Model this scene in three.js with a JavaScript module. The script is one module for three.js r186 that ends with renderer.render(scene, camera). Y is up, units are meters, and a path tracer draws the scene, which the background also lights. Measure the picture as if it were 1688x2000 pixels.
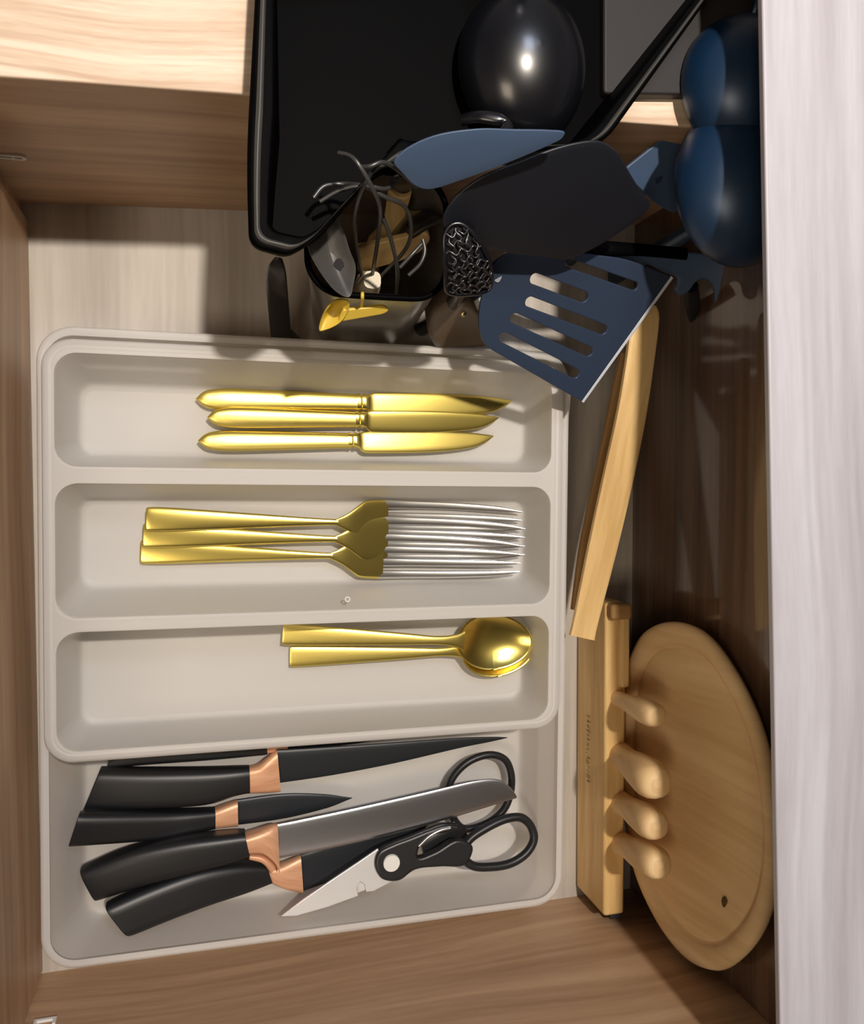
import * as THREE from 'three';
import { RoundedBoxGeometry } from 'three/addons/geometries/RoundedBoxGeometry.js';
import { mergeGeometries, mergeVertices, toCreasedNormals } from 'three/addons/utils/BufferGeometryUtils.js';
import { RectAreaLightUniformsLib } from 'three/addons/lights/RectAreaLightUniformsLib.js';
RectAreaLightUniformsLib.init();

// ---------------------------------------------------------------- camera, light, exposure
const V = (x, y, z) => new THREE.Vector3(x, y, z);
const CAM_H = 0.6, F = 1600, CU = 844, CV = 1000;      // height above the drawer floor, focal length in px of the 1688x2000 frame
const nImg = V(415 - CU, 942 - CV, F).normalize();     // straight down, in the camera's own axes
const xImg = V(7000 - CU, 930 - CV, F); xImg.addScaledVector(nImg, -xImg.dot(nImg)).normalize();
const zImg = V(0, 0, 0).crossVectors(xImg, nImg.clone().negate());
const camWorld = (v) => V(xImg.dot(v), -nImg.dot(v), zImg.dot(v));
const scene = new THREE.Scene();
const camera = new THREE.PerspectiveCamera(2 * Math.atan(1000 / F) * 180 / Math.PI, 1688 / 2000, 0.02, 20);
camera.position.set(0, CAM_H, 0);
camera.quaternion.setFromRotationMatrix(new THREE.Matrix4().makeBasis(camWorld(V(1, 0, 0)), camWorld(V(0, -1, 0)), camWorld(V(0, 0, -1))));
scene.add(camera);
const renderer = new THREE.WebGLRenderer({ antialias: true });
renderer.toneMapping = THREE.LinearToneMapping;
renderer.toneMappingExposure = 0.9;
renderer.shadowMap.enabled = true;
scene.background = new THREE.Color(0.02, 0.02, 0.022);
const CEIL = 1.75;
// one warm downlight behind the drawer, a cool ceiling panel and an added warm fill panel: [x, z, size x, size z, colour, intensity]
const DOWNLIGHT = [0.19, -0.42, 0xfff2e2, 9.8];
const PANELS = [
  [0.30, -0.95, 0.36, 0.36, 0xd5e3ff, 16],
  [-0.75, 0.55, 0.6, 0.6, 0xffecd2, 7],  // unseen panel added as soft fill from the front left
];

// ---------------------------------------------------------------- measuring the photograph: the point at height y seen at pixel (u, v)
const rayDir = (u, v) => camWorld(V(u - CU, v - CV, F));
function P(u, v, y) { const d = rayDir(u, v); return d.multiplyScalar((y - CAM_H) / d.y).add(V(0, CAM_H, 0)); }
function frame3(a, b, c) {
  const A = P(...a), B = P(...b), C = P(...c);
  const ex = B.clone().sub(A).normalize(), en = V(0, 0, 0).crossVectors(ex, C.clone().sub(A)).normalize();
  if (en.y < 0) en.negate();
  const ey = V(0, 0, 0).crossVectors(en, ex);
  const m = new THREE.Matrix4().makeBasis(ex, ey, en).setPosition(A);
  const at = (u, v) => { const d = rayDir(u, v), o = V(0, CAM_H, 0); const t = A.clone().sub(o).dot(en) / d.dot(en); return o.addScaledVector(d, t); };
  const loc = (u, v) => { const p = at(u, v).sub(A); return new THREE.Vector2(p.dot(ex), p.dot(ey)); };
  return { m, at, loc, en, ex, ey, A };
}

// ---------------------------------------------------------------- random, noise, textures
let seed = 7;
const rnd = () => { seed = (seed * 1664525 + 1013904223) >>> 0; return seed / 4294967296; };
function lattice(w, h, s) {
  const a = new Float32Array(w * h); let q = s * 7919 + 13;
  for (let i = 0; i < a.length; i++) { q = (q * 1664525 + 1013904223) >>> 0; a[i] = q / 4294967296; }
  return (x, y) => {                                       // x, y in 0..1, wraps
    const fx = x * w, fy = y * h, i = Math.floor(fx), j = Math.floor(fy);
    const sx = fx - i, sy = fy - j, tx = sx * sx * (3 - 2 * sx), ty = sy * sy * (3 - 2 * sy);
    const g = (p, r) => a[((r % h + h) % h) * w + ((p % w + w) % w)];
    return (g(i, j) * (1 - tx) + g(i + 1, j) * tx) * (1 - ty) + (g(i, j + 1) * (1 - tx) + g(i + 1, j + 1) * tx) * ty;
  };
}
const sRGB = (r, g, b) => [r, g, b];
// wood grain running along u: light and dark colours in 0..255 sRGB
function woodTexture(light, dark, s, { size = 1024, contrast = 1, streaks = 90, fine = 260, wave = 0.02 } = {}) {
  const n1 = lattice(3, streaks, s), n2 = lattice(6, fine, s + 1), n3 = lattice(2, 9, s + 2), n4 = lattice(4, 5, s + 3), n5 = lattice(40, 400, s + 4);
  const d = new Uint8Array(size * size * 4);
  for (let j = 0; j < size; j++) for (let i = 0; i < size; i++) {
    const x = i / size, y0 = j / size, y = y0 + wave * (n4(x, y0) - 0.5);
    let t = 0.42 * n1(x, y) + 0.26 * n2(x, y) + 0.22 * n3(x, y) + 0.10 * n5(x, y);
    t = Math.min(1, Math.max(0, 0.5 + (t - 0.5) * 2.1 * contrast));
    const k = (j * size + i) * 4;
    for (let c = 0; c < 3; c++) d[k + c] = dark[c] + (light[c] - dark[c]) * t;
    d[k + 3] = 255;
  }
  return finish(new THREE.DataTexture(d, size, size), true);
}
function noiseTexture(w, h, fn, colour) {
  const d = new Uint8Array(w * h * 4);
  for (let j = 0; j < h; j++) for (let i = 0; i < w; i++) {
    const c = fn(i / w, j / h), k = (j * w + i) * 4;
    d[k] = c[0]; d[k + 1] = c[1]; d[k + 2] = c[2]; d[k + 3] = 255;
  }
  return finish(new THREE.DataTexture(d, w, h), colour);
}
function finish(t, colour) {
  t.wrapS = t.wrapT = THREE.RepeatWrapping; t.magFilter = THREE.LinearFilter; t.minFilter = THREE.LinearMipmapLinearFilter; t.generateMipmaps = true;
  if (colour) t.colorSpace = THREE.SRGBColorSpace;
  t.needsUpdate = true; return t;
}
const tiled = (t, metres) => { const c = t.clone(); c.repeat.set(1 / metres, 1 / metres); c.needsUpdate = true; return c; };
const std = (o) => new THREE.MeshStandardMaterial({ side: THREE.DoubleSide, ...o });
const phys = (o) => new THREE.MeshPhysicalMaterial({ side: THREE.DoubleSide, ...o });
const lin = (r, g, b) => new THREE.Color().setRGB(r, g, b);

const T = {
  drawer: woodTexture([202, 169, 136], [164, 130, 100], 11, { contrast: 0.9, streaks: 60, fine: 170, wave: 0.05 }),
  darkBrown: woodTexture([108, 82, 64], [66, 47, 36], 81, { contrast: 1.0, streaks: 70, fine: 220, wave: 0.01 }),
  board: woodTexture([240, 220, 198], [204, 174, 148], 21, { contrast: 1.1, streaks: 80, fine: 200, wave: 0.03 }),
  floor: woodTexture([204, 198, 190], [170, 163, 154], 31, { contrast: 0.9, streaks: 40, fine: 200, wave: 0.01 }),
  pale: woodTexture([206, 206, 216], [176, 172, 180], 41, { contrast: 0.9, streaks: 50, fine: 160, wave: 0.02 }),
  bamboo: woodTexture([238, 204, 144], [206, 168, 108], 51, { contrast: 0.8, streaks: 24, fine: 90, wave: 0.03 }),
  dish: woodTexture([243, 213, 166], [220, 184, 132], 61, { contrast: 0.8, streaks: 26, fine: 90, wave: 0.06 }),
  copper: woodTexture([236, 188, 152], [206, 148, 112], 71, { contrast: 0.7, streaks: 12, fine: 60, size: 512 }),
};
const speck = (() => { const a = lattice(64, 64, 5), b = lattice(200, 200, 6); return noiseTexture(512, 512, (x, y) => { const v = 255 * (0.5 * a(x, y) + 0.5 * b(x, y)); return [v, v, v]; }, false); })();
const M = {
  drawer: phys({ map: tiled(T.drawer, 0.55), roughness: 0.5, clearcoat: 0.15, clearcoatRoughness: 0.3 }),
  darkDrawer: phys({ map: tiled(T.darkBrown, 0.5), roughness: 0.35, clearcoat: 1, clearcoatRoughness: 0.06 }),  // darker and glossier than the other drawer walls
  board: std({ map: tiled(T.board, 0.26), roughness: 0.55 }),
  floor: std({ map: tiled(T.floor, 0.6), roughness: 0.5 }),
  pale: std({ map: tiled(T.pale, 0.5), roughness: 0.45 }),
  bamboo: std({ map: tiled(T.bamboo, 0.2), roughness: 0.5 }),
  dish: std({ map: tiled(T.dish, 0.25), roughness: 0.6 }),
  shadedBamboo: std({ map: tiled(T.bamboo, 0.2), color: lin(0.5, 0.42, 0.34), roughness: 0.6 }),  // the same bamboo with shade put into its colour
  copper: phys({ map: tiled(T.copper, 0.05), roughness: 0.42, metalness: 0.25 }),
  tray: phys({ color: lin(0.935, 0.925, 0.91), transmission: 0.6, roughness: 0.5, thickness: 0, ior: 1.45, specularIntensity: 0.6 }),
  smoky: phys({ color: lin(0.5, 0.47, 0.43), transmission: 0.8, roughness: 0.15, thickness: 0, ior: 1.45 }),
  gold: std({ color: lin(0.88, 0.71, 0.19), metalness: 1, roughness: 0.22 }),
  goldSatin: std({ color: lin(0.85, 0.69, 0.19), metalness: 1, roughness: 0.32, bumpMap: tiled(speck, 0.02), bumpScale: 0.00003 }),
  silver: std({ color: lin(0.8, 0.79, 0.76), metalness: 1, roughness: 0.22 }),
  brightSteel: std({ color: lin(0.78, 0.78, 0.79), metalness: 0.55, roughness: 0.4 }),
  steel: std({ color: lin(0.5, 0.52, 0.56), metalness: 1, roughness: 0.3 }),
  blackHandle: phys({ color: lin(0.0095, 0.0105, 0.0125), roughness: 0.4 }),
  blackBlade: phys({ color: lin(0.02, 0.024, 0.03), roughness: 0.4, metalness: 0.3 }),
  blackTub: phys({ color: lin(0.0016, 0.0016, 0.0018), roughness: 0.5, specularIntensity: 0.05 }),
  blackGloss: phys({ color: lin(0.0045, 0.005, 0.0075), roughness: 0.3, clearcoat: 0.5, clearcoatRoughness: 0.18 }),
  navy: phys({ color: lin(0.028, 0.044, 0.082), roughness: 0.42 }),
  slateBlue: phys({ color: lin(0.06, 0.1, 0.18), roughness: 0.4 }),
  navyGloss: phys({ color: lin(0.008, 0.038, 0.1), metalness: 0.35, roughness: 0.38, clearcoat: 0.6, clearcoatRoughness: 0.35 }),
  turnerBlack: phys({ color: lin(0.011, 0.013, 0.02), roughness: 0.45 }),
  edge: std({ color: lin(0.62, 0.66, 0.74), roughness: 0.35 }),  // bevel highlight of the slotted turner put into the colour
  greyPlastic: phys({ color: lin(0.06, 0.058, 0.054), roughness: 0.4 }),
  smokeBrown: phys({ color: lin(0.14, 0.1, 0.07), roughness: 0.35 }),
  wire: std({ color: lin(0.1, 0.1, 0.1), metalness: 0.6, roughness: 0.35 }),
  brass: std({ color: lin(0.85, 0.68, 0.36), metalness: 1, roughness: 0.3 }),
  yellow: phys({ color: lin(0.74, 0.54, 0.07), roughness: 0.4 }),
  beige: std({ color: lin(0.6, 0.52, 0.36), roughness: 0.4 }),
  white: std({ color: lin(0.82, 0.82, 0.8), roughness: 0.4 }),
  shadeBlack: std({ color: lin(0.012, 0.012, 0.013), roughness: 0.7 }),  // black for the contact shade painted at the block end
  slate: std({ color: lin(0.017, 0.015, 0.0155), roughness: 0.6 }),  // shadow on the shelf put into this dark colour
  plaster: std({ color: lin(0.46, 0.43, 0.4), roughness: 0.9 }),
  ink: std({ color: lin(0.1, 0.055, 0.02), roughness: 0.8 }),
};

// ---------------------------------------------------------------- objects
const used = {};
const numbered = (n) => { const k = used[n] = (used[n] ?? -1) + 1; return k ? `${n}_${String(k).padStart(3, '0')}` : n; };
function thing(name, label, category, pos, group) {
  const o = new THREE.Group(); o.name = numbered(name); o.position.copy(pos); o.at0 = pos.clone(); scene.add(o);
  o.userData = { label, category }; if (group) o.userData.group = group;
  return o;
}
const partNames = new Map();
function part(name, geo, mat, parent, label) {             // geometry in the thing's own axes
  const m = new THREE.Mesh(geo, mat); m.castShadow = m.receiveShadow = true;
  let root = parent; while (root.parent && root.parent !== scene) root = root.parent;
  const k = root.uuid + name, c = (partNames.get(k) ?? -1) + 1; partNames.set(k, c);
  m.name = c ? `${name}_${String(c).padStart(3, '0')}` : name;
  if (label) m.userData.label = label;
  parent.add(m); return m;
}
function wpart(name, geo, mat, parent, label) {            // geometry given where it stands in the world
  let root = parent; while (root.parent && root.parent !== scene) root = root.parent;
  geo.translate(-root.position.x, -root.position.y, -root.position.z);
  return part(name, geo, mat, parent, label);
}
function struct(name, geo, mat) {
  const m = new THREE.Mesh(geo, mat); m.name = numbered(name); m.castShadow = m.receiveShadow = true; m.userData.kind = 'structure'; scene.add(m); return m;
}
// uv in metres by the face's own direction; grain along axis g ('x' | 'y' | 'z')
function woodUV(geo, g = 'x', off = 0) {
  const p = geo.attributes.position, nn = geo.attributes.normal, uv = new Float32Array(p.count * 2);
  for (let i = 0; i < p.count; i++) {
    const c = { x: p.getX(i), y: p.getY(i), z: p.getZ(i) }, a = { x: Math.abs(nn.getX(i)), y: Math.abs(nn.getY(i)), z: Math.abs(nn.getZ(i)) };
    const rest = ['x', 'y', 'z'].filter((k) => k !== g).sort((q, r) => a[q] - a[r]);
    uv[i * 2] = c[g] + off; uv[i * 2 + 1] = (a[g] > 0.8 ? c[rest[0]] * 3 : c[rest[0]]) + off * 1.7;
  }
  geo.setAttribute('uv', new THREE.BufferAttribute(uv, 2)); return geo;
}
function box(x0, x1, y0, y1, z0, z1, g = 'x', r = 0.0012, off = 0) {
  const b = new RoundedBoxGeometry(x1 - x0, y1 - y0, z1 - z0, 2, Math.min(r, (x1 - x0) / 2.01, (y1 - y0) / 2.01, (z1 - z0) / 2.01));
  b.translate((x0 + x1) / 2, (y0 + y1) / 2, (z0 + z1) / 2); return woodUV(b, g, off);
}
// rings of equal length -> skin
function skin(rings, { close = true, cap0 = false, cap1 = false, uvScale = 1, crease = 0 } = {}) {
  const n = rings[0].length, pos = [], uv = [], idx = [];
  const cols = close ? n + 1 : n; let along = 0;
  rings.forEach((r, i) => {
    if (i) along += r[0].distanceTo(rings[i - 1][0]);
    let round = 0;
    for (let j = 0; j < cols; j++) { const q = r[j % n]; if (j) round += q.distanceTo(r[(j - 1) % n]); pos.push(q.x, q.y, q.z); uv.push(along * uvScale, round * uvScale); }
  });
  for (let i = 0; i + 1 < rings.length; i++) for (let j = 0; j + 1 < cols; j++) { const a = i * cols + j, b = a + 1, c = a + cols, d = c + 1; idx.push(a, c, b, b, c, d); }
  const cap = (r, flip) => {
    const c = r.reduce((s, q) => s.add(q), V(0, 0, 0)).multiplyScalar(1 / n), o = pos.length / 3;
    pos.push(c.x, c.y, c.z); uv.push(0, 0);
    for (let j = 0; j < n; j++) { pos.push(r[j].x, r[j].y, r[j].z); const d = r[j].clone().sub(c); uv.push(d.x, d.z + d.y); }
    for (let j = 0; j < n; j++) { const a = o + 1 + j, b = o + 1 + (j + 1) % n; flip ? idx.push(o, b, a) : idx.push(o, a, b); }
  };
  if (cap0) cap(rings[0], true); if (cap1) cap(rings[rings.length - 1], false);
  let g = new THREE.BufferGeometry();
  g.setAttribute('position', new THREE.Float32BufferAttribute(pos, 3)); g.setAttribute('uv', new THREE.Float32BufferAttribute(uv, 2)); g.setIndex(idx);
  g.computeVertexNormals();
  if (close) {                                             // one smooth seam
    const nn = g.attributes.normal;
    for (let i = 0; i < rings.length; i++) { const a = i * cols, b = a + n; const s = V(nn.getX(a) + nn.getX(b), nn.getY(a) + nn.getY(b), nn.getZ(a) + nn.getZ(b)).normalize(); nn.setXYZ(a, s.x, s.y, s.z); nn.setXYZ(b, s.x, s.y, s.z); }
  }
  if (crease) g = toCreasedNormals(g, crease);
  return g;
}
// a bar with superelliptic section; stations [centre, half side vector, half height vector]
function bar(st, { pow = 2.6, seg = 20, sub = 4, smooth = true, crease = 0 } = {}) {
  const pts = [];
  const lerp3 = (k, t) => { const a = st[Math.max(k - 1, 0)], b = st[k], c = st[k + 1], d = st[Math.min(k + 2, st.length - 1)];
    return [0, 1, 2].map((q) => { if (!smooth) return b[q].clone().lerp(c[q], t); const r = V(0, 0, 0);
      for (const ax of ['x', 'y', 'z']) { const p0 = a[q][ax], p1 = b[q][ax], p2 = c[q][ax], p3 = d[q][ax]; r[ax] = 0.5 * (2 * p1 + (p2 - p0) * t + (2 * p0 - 5 * p1 + 4 * p2 - p3) * t * t + (3 * p1 - p0 - 3 * p2 + p3) * t * t * t); } return r; }); };
  for (let k = 0; k + 1 < st.length; k++) for (let s = 0; s < sub; s++) pts.push(lerp3(k, s / sub));
  pts.push(st[st.length - 1]);
  const rings = pts.map(([c, a, b]) => { const r = []; for (let j = 0; j < seg; j++) { const th = j / seg * 2 * Math.PI, ct = Math.cos(th), sn = Math.sin(th);
    r.push(c.clone().addScaledVector(a, Math.sign(ct) * Math.abs(ct) ** (2 / pow)).addScaledVector(b, Math.sign(sn) * Math.abs(sn) ** (2 / pow))); } return r; });
  return skin(rings, { cap0: true, cap1: true, crease });
}
// stations [u1, v1, u2, v2, y, half height]: the two edges of a bar as measured in the photograph
const edges = (list) => list.map(([u1, v1, u2, v2, y, h, lean = 0]) => { const a = P(u1, v1, y - lean), b = P(u2, v2, y + lean); const side = b.clone().sub(a).multiplyScalar(0.5); const up = V(0, h, 0); return [a.clone().add(b).multiplyScalar(0.5), side, up]; });
const ebar = (list, o) => bar(edges(list), o);
// round bar along points with radii
function rod(points, radii, o = {}) {
  const st = points.map((p, i) => {
    const t = points[Math.min(i + 1, points.length - 1)].clone().sub(points[Math.max(i - 1, 0)]).normalize();
    const ref = Math.abs(t.y) > 0.9 ? V(1, 0, 0) : V(0, 1, 0), a = V(0, 0, 0).crossVectors(t, ref).normalize(), b = V(0, 0, 0).crossVectors(a, t);
    const r = Array.isArray(radii) ? radii[i] : radii; const [ra, rb] = Array.isArray(r) ? r : [r, r];
    return [p, a.multiplyScalar(ra), b.multiplyScalar(rb)];
  });
  return bar(st, { pow: 2, seg: 14, ...o });
}
const wireTube = (pts, r, closed = false, seg = 40, radial = 8) => new THREE.TubeGeometry(new THREE.CatmullRomCurve3(pts, closed, 'centripetal'), seg, r, radial, closed);
// the pixel and height that see a world point (the inverse of P)
function Q3(x, y, z) { const d = V(x, y - CAM_H, z), q = V(0, 0, 0); for (const [e, k] of [[xImg, d.x], [nImg, -d.y], [zImg, d.z]]) q.addScaledVector(e, k); return [CU + F * q.x / q.z, CV + F * q.y / q.z, y]; }
// outline helpers
function roundPoly(pts, r, n = 6) {                        // r: one radius or one per corner
  const out = [];
  pts.forEach((p, i) => {
    const a = pts[(i + pts.length - 1) % pts.length], b = pts[(i + 1) % pts.length], R = Array.isArray(r) ? r[i] : r;
    const da = a.clone().sub(p), db = b.clone().sub(p), k = Math.min(R, da.length() * 0.49, db.length() * 0.49);
    const s = p.clone().addScaledVector(da.normalize(), k), e = p.clone().addScaledVector(db.normalize(), k);
    for (let j = 0; j <= n; j++) { const t = j / n; out.push(new THREE.Vector2((1 - t) ** 2 * s.x + 2 * t * (1 - t) * p.x + t * t * e.x, (1 - t) ** 2 * s.y + 2 * t * (1 - t) * p.y + t * t * e.y)); }
  });
  return out;
}
const splineLoop = (pts, n = 64) => new THREE.CatmullRomCurve3(pts.map((p) => V(p.x, p.y, 0)), true, 'centripetal').getPoints(n).slice(0, n).map((p) => new THREE.Vector2(p.x, p.y));
function slab(fr, outer, holes, th, bevel) {
  const s = new THREE.Shape(outer); for (const h of holes) s.holes.push(new THREE.Path(h));
  const g = new THREE.ExtrudeGeometry(s, { depth: Math.max(th - 2 * bevel, 1e-5), bevelEnabled: bevel > 0, bevelThickness: bevel, bevelSize: bevel, bevelOffset: -bevel, bevelSegments: 3, curveSegments: 12 });
  g.translate(0, 0, -th + bevel); g.applyMatrix4(fr.m); return g;
}
const slot = (a, b, w, n = 8) => { const d = b.clone().sub(a), l = Math.atan2(d.y, d.x), o = []; for (let i = 0; i <= n; i++) { const t = l + Math.PI / 2 + Math.PI * i / n; o.push(new THREE.Vector2(a.x + Math.cos(t) * w, a.y + Math.sin(t) * w)); } for (let i = 0; i <= n; i++) { const t = l - Math.PI / 2 + Math.PI * i / n; o.push(new THREE.Vector2(b.x + Math.cos(t) * w, b.y + Math.sin(t) * w)); } return o; };
// outline scaled about its centre through a profile [[scale, height], ...]: dished blades, boards, bowls
function radial(fr, outline, profile, { bend = null, caps = true } = {}) {
  const c = outline.reduce((s, p) => s.add(p), new THREE.Vector2()).multiplyScalar(1 / outline.length);
  const rings = profile.map(([s, h]) => outline.map((p) => { const x = c.x + (p.x - c.x) * s, y = c.y + (p.y - c.y) * s; return V(x, y, h + (bend ? bend(x - c.x, y - c.y) : 0)); }));
  const g = skin(rings, { cap0: caps, cap1: caps }); 
  const uv = g.attributes.uv, p = g.attributes.position; for (let i = 0; i < p.count; i++) uv.setXY(i, p.getY(i), p.getX(i));
  g.applyMatrix4(fr.m); return g;
}
function roundRect(cx, cz, hw, hd, r, y, n = 8) {
  const o = []; const cs = [[1, 1, 0], [-1, 1, 1], [-1, -1, 2], [1, -1, 3]];
  for (const [sx, sz, q] of cs) for (let i = 0; i <= n; i++) { const t = (q + i / n) * Math.PI / 2; o.push(V(cx + sx * (hw - r) + Math.cos(t) * r, y, cz + sz * (hd - r) + Math.sin(t) * r)); }
  return o;
}

// ---------------------------------------------------------------- the room around the drawer
const RW = 1.7;
struct('floor', new THREE.BoxGeometry(2 * RW + 0.2, 0.1, 2 * RW + 0.2).translate(0, -0.8, 0), std({ color: lin(0.2, 0.17, 0.14), roughness: 0.7 })).name = 'room_floor';
struct('ceiling', new THREE.BoxGeometry(2 * RW + 0.2, 0.1, 2 * RW + 0.2).translate(0, CEIL + 0.05, 0), M.plaster);
struct('wall_left', new THREE.BoxGeometry(0.1, CEIL + 0.75, 2 * RW).translate(-RW - 0.05, (CEIL - 0.75) / 2, 0), M.plaster);
struct('wall_right', new THREE.BoxGeometry(0.1, CEIL + 0.75, 2 * RW).translate(RW + 0.05, (CEIL - 0.75) / 2, 0), M.plaster);
struct('wall_front', new THREE.BoxGeometry(2 * RW, CEIL + 0.75, 0.1).translate(0, (CEIL - 0.75) / 2, RW + 0.05), M.plaster);
struct('wall_back', new THREE.BoxGeometry(2 * RW, CEIL + 0.75, 0.1).translate(0, (CEIL - 0.75) / 2, -RW - 0.05), M.plaster);
{
  const [x, z, c, I] = DOWNLIGHT, t = thing('ceiling_downlight', 'round warm downlight recessed into the kitchen ceiling', 'lamp', V(x, CEIL, z));
  part('lamp_housing', new THREE.LatheGeometry([[0.035, 0.002], [0.05, 0.0], [0.052, -0.006], [0.04, -0.008], [0.036, -0.004]].map((p) => new THREE.Vector2(...p)), 32), M.white, t);
  part('diffuser', new THREE.CylinderGeometry(0.034, 0.034, 0.004, 28).translate(0, -0.005, 0), std({ color: 0xffffff, emissive: c, emissiveIntensity: 8 }), t);
  const s = new THREE.SpotLight(c, I, 0, 1.15, 0.4, 2); s.position.set(x, CEIL - 0.012, z); s.target.position.set(x * 0.6, 0, z * 0.2); s.castShadow = true; s.shadow.radius = 1.7; scene.add(s, s.target);
}
for (const [x, z, w, d, c, I] of PANELS) {
  const t = thing('ceiling_panel_light', z < 0 ? 'square cool white panel light on the ceiling behind the drawer' : 'large square warm panel added for soft fill, on the ceiling before the drawer', 'lamp', V(x, CEIL, z));
  const fr = []; for (const q of [-1, 1]) fr.push(new THREE.BoxGeometry(w + 0.04, 0.02, 0.02).translate(0, -0.01, q * (d / 2 + 0.01)), new THREE.BoxGeometry(0.02, 0.02, d).translate(q * (w / 2 + 0.01), -0.01, 0));
  part('frame', mergeGeometries(fr), M.white, t);
  part('diffuser', new THREE.BoxGeometry(w, 0.008, d).translate(0, -0.008, 0), std({ color: 0xffffff, emissive: c, emissiveIntensity: 1.5 }), t);
  const a = new THREE.RectAreaLight(c, I, w, d); a.position.set(x, CEIL - 0.016, z); a.lookAt(x, 0, z); scene.add(a);
}

// ---------------------------------------------------------------- the drawer
const X0 = -0.12, X1 = 0.3295, Z0 = -0.186, Z1 = 0.336, H = 0.18;
struct('floor', box(X0 - 0.02, X1 + 0.1, -0.018, 0, Z0 - 0.04, Z1 + 0.02, 'z', 0.0005, 0.3), M.floor);
const backTurn = (m) => { m.rotation.y = 0.045; m.position.set(-0.1, 0, Z0); return m; };  // the back stands a little out of square
const BX0 = -0.4, BX1 = 0.55;
backTurn(struct('wall_back', box(BX0, BX1, -0.018, H - 0.003, -0.02, 0, 'x', 0.001, 0.1), M.drawer)).name = 'wall_drawer_back';
struct('wall_front', box(X0 - 0.02, X1 + 0.1, -0.018, H, Z1, Z1 + 0.02, 'x', 0.001, 0.7), M.drawer).name = 'wall_drawer_front';
struct('wall_left', box(X0 - 0.02, X0, -0.018, H, Z0, Z1, 'z', 0.001, 0.2), M.drawer).name = 'wall_drawer_left';
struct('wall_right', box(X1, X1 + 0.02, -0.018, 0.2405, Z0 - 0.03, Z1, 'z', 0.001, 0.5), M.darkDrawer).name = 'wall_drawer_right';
struct('trim_1', box(X0, X0 + 0.004, 0.0, H, Z0 + 0.012, Z1 - 0.002, 'z', 0.001, 0.42), M.drawer);
backTurn(struct('cabinet_shelf', box(BX0, BX1, H - 0.0032, H, -0.32, 0.0005, 'x', 0.0012, 0.0), M.board));
struct('side_panel', box(0, 0.25, 0.2405, 0.245, -0.55, 0.6, 'z', 0.0012, 0.15), M.pale);
{ const s = scene.children[scene.children.length - 1]; const a = P(1490, 0, 0.245), b = P(1525, 2000, 0.245); s.rotation.y = Math.atan2(b.x - a.x, b.z - a.z); const k = a.clone().lerp(b, -a.z / (b.z - a.z)); s.position.x = k.x; }

// ---------------------------------------------------------------- two-tier cutlery tray
const TURN = -0.0105;
function pocket(cx, cz, hw, hd, fx, fz, fw, fd, yt, yb, r, th) {
  const R = (t, y, off) => roundRect(cx + (fx - cx) * t, cz + (fz - cz) * t, hw + (fw - hw) * t + off, hd + (fd - hd) * t + off, r + (0.008 - r) * t * 0.6 + off, y);
  const inn = [[-0.02, yt, 0.0015], [0, yt - 0.0006, 0.0003], [0.06, yt - 0.003, 0], [0.5, yt + (yb - yt) * 0.5, 0], [0.86, yt + (yb - yt) * 0.86, 0], [0.95, yb + 0.0022, -0.0004], [0.99, yb + 0.0006, -0.0018], [1, yb, -0.004]];
  const a = skin(inn.map(([t, y, o]) => R(t, y, o)).reverse(), { cap0: true });
  const b = skin(inn.slice(1).map(([t, y, o]) => R(t, y - (t > 0.9 ? th : th * 0.3), o + th)), { cap1: true });
  return mergeGeometries([a, b]);
}
function rimLip(hw, hd, r, y, drop, out) {
  const pr = [[-0.004, 0.0], [-0.001, 0.0006], [0.0008, 0.0002], [0.0016, -0.0016], [out, -drop], [out - 0.0016, -drop - 0.0002], [0.0002, -0.003], [-0.004, -0.0018]];
  const rings = pr.map(([o, dy]) => roundRect(0, 0, hw + o - 0.0016, hd + o - 0.0016, r + o, y + dy));
  rings.push(rings[0]); return skin(rings, {});
}
function deck(hw, hd, r, y, th, holes) {
  const v2 = (ring) => ring.map((p) => new THREE.Vector2(p.x, -p.z));
  const s = new THREE.Shape(v2(roundRect(0, 0, hw, hd, r, 0)));
  for (const h of holes) s.holes.push(new THREE.Path(v2(roundRect(...h, 0))));
  return new THREE.ExtrudeGeometry(s, { depth: th, bevelEnabled: false }).rotateX(-Math.PI / 2).translate(0, y - th, 0);
}
{
  const cx = 0.0695, cz = 0.044, y = 0.066, hw = 0.1688, hd = 0.129;
  const t = thing('cutlery_tray', 'frosted white plastic upper tray with three compartments holding gold cutlery', 'tray', V(cx, 0, cz)); t.rotation.y = TURN;
  const list = [[-0.0765, -0.008, -0.0628, -0.0158], [0.002, 0.084, 0.012, 0.0714], [0.0925, 0.166, 0.0945, 0.163]];
  const holes = list.map(([a, b]) => [0.0685 - cx, (a + b) / 2 - cz, 0.1605, (b - a) / 2, 0.013]);
  part('deck', deck(hw - 0.004, hd - 0.004, 0.014, y, 0.0016, holes), M.tray, t);
  part('rim', rimLip(hw, hd, 0.016, y, 0.008, 0.0024), M.tray, t);
  { const q = P(680, 1170, y); const g = new THREE.TorusGeometry(0.0015, 0.0005, 8, 20).rotateX(Math.PI / 2).translate(q.x - cx, y + 0.0001, q.z - cz); part('moulding_mark', g, M.white, t); }
  for (const [a, b, c, d] of list) part('compartment', pocket(0.0685 - cx, (a + b) / 2 - cz, 0.1605, (b - a) / 2, 0.071 - cx, (c + d) / 2 - cz, 0.1555, (d - c) / 2, y, 0.02, 0.013, 0.0015), M.tray, t);
}
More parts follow.
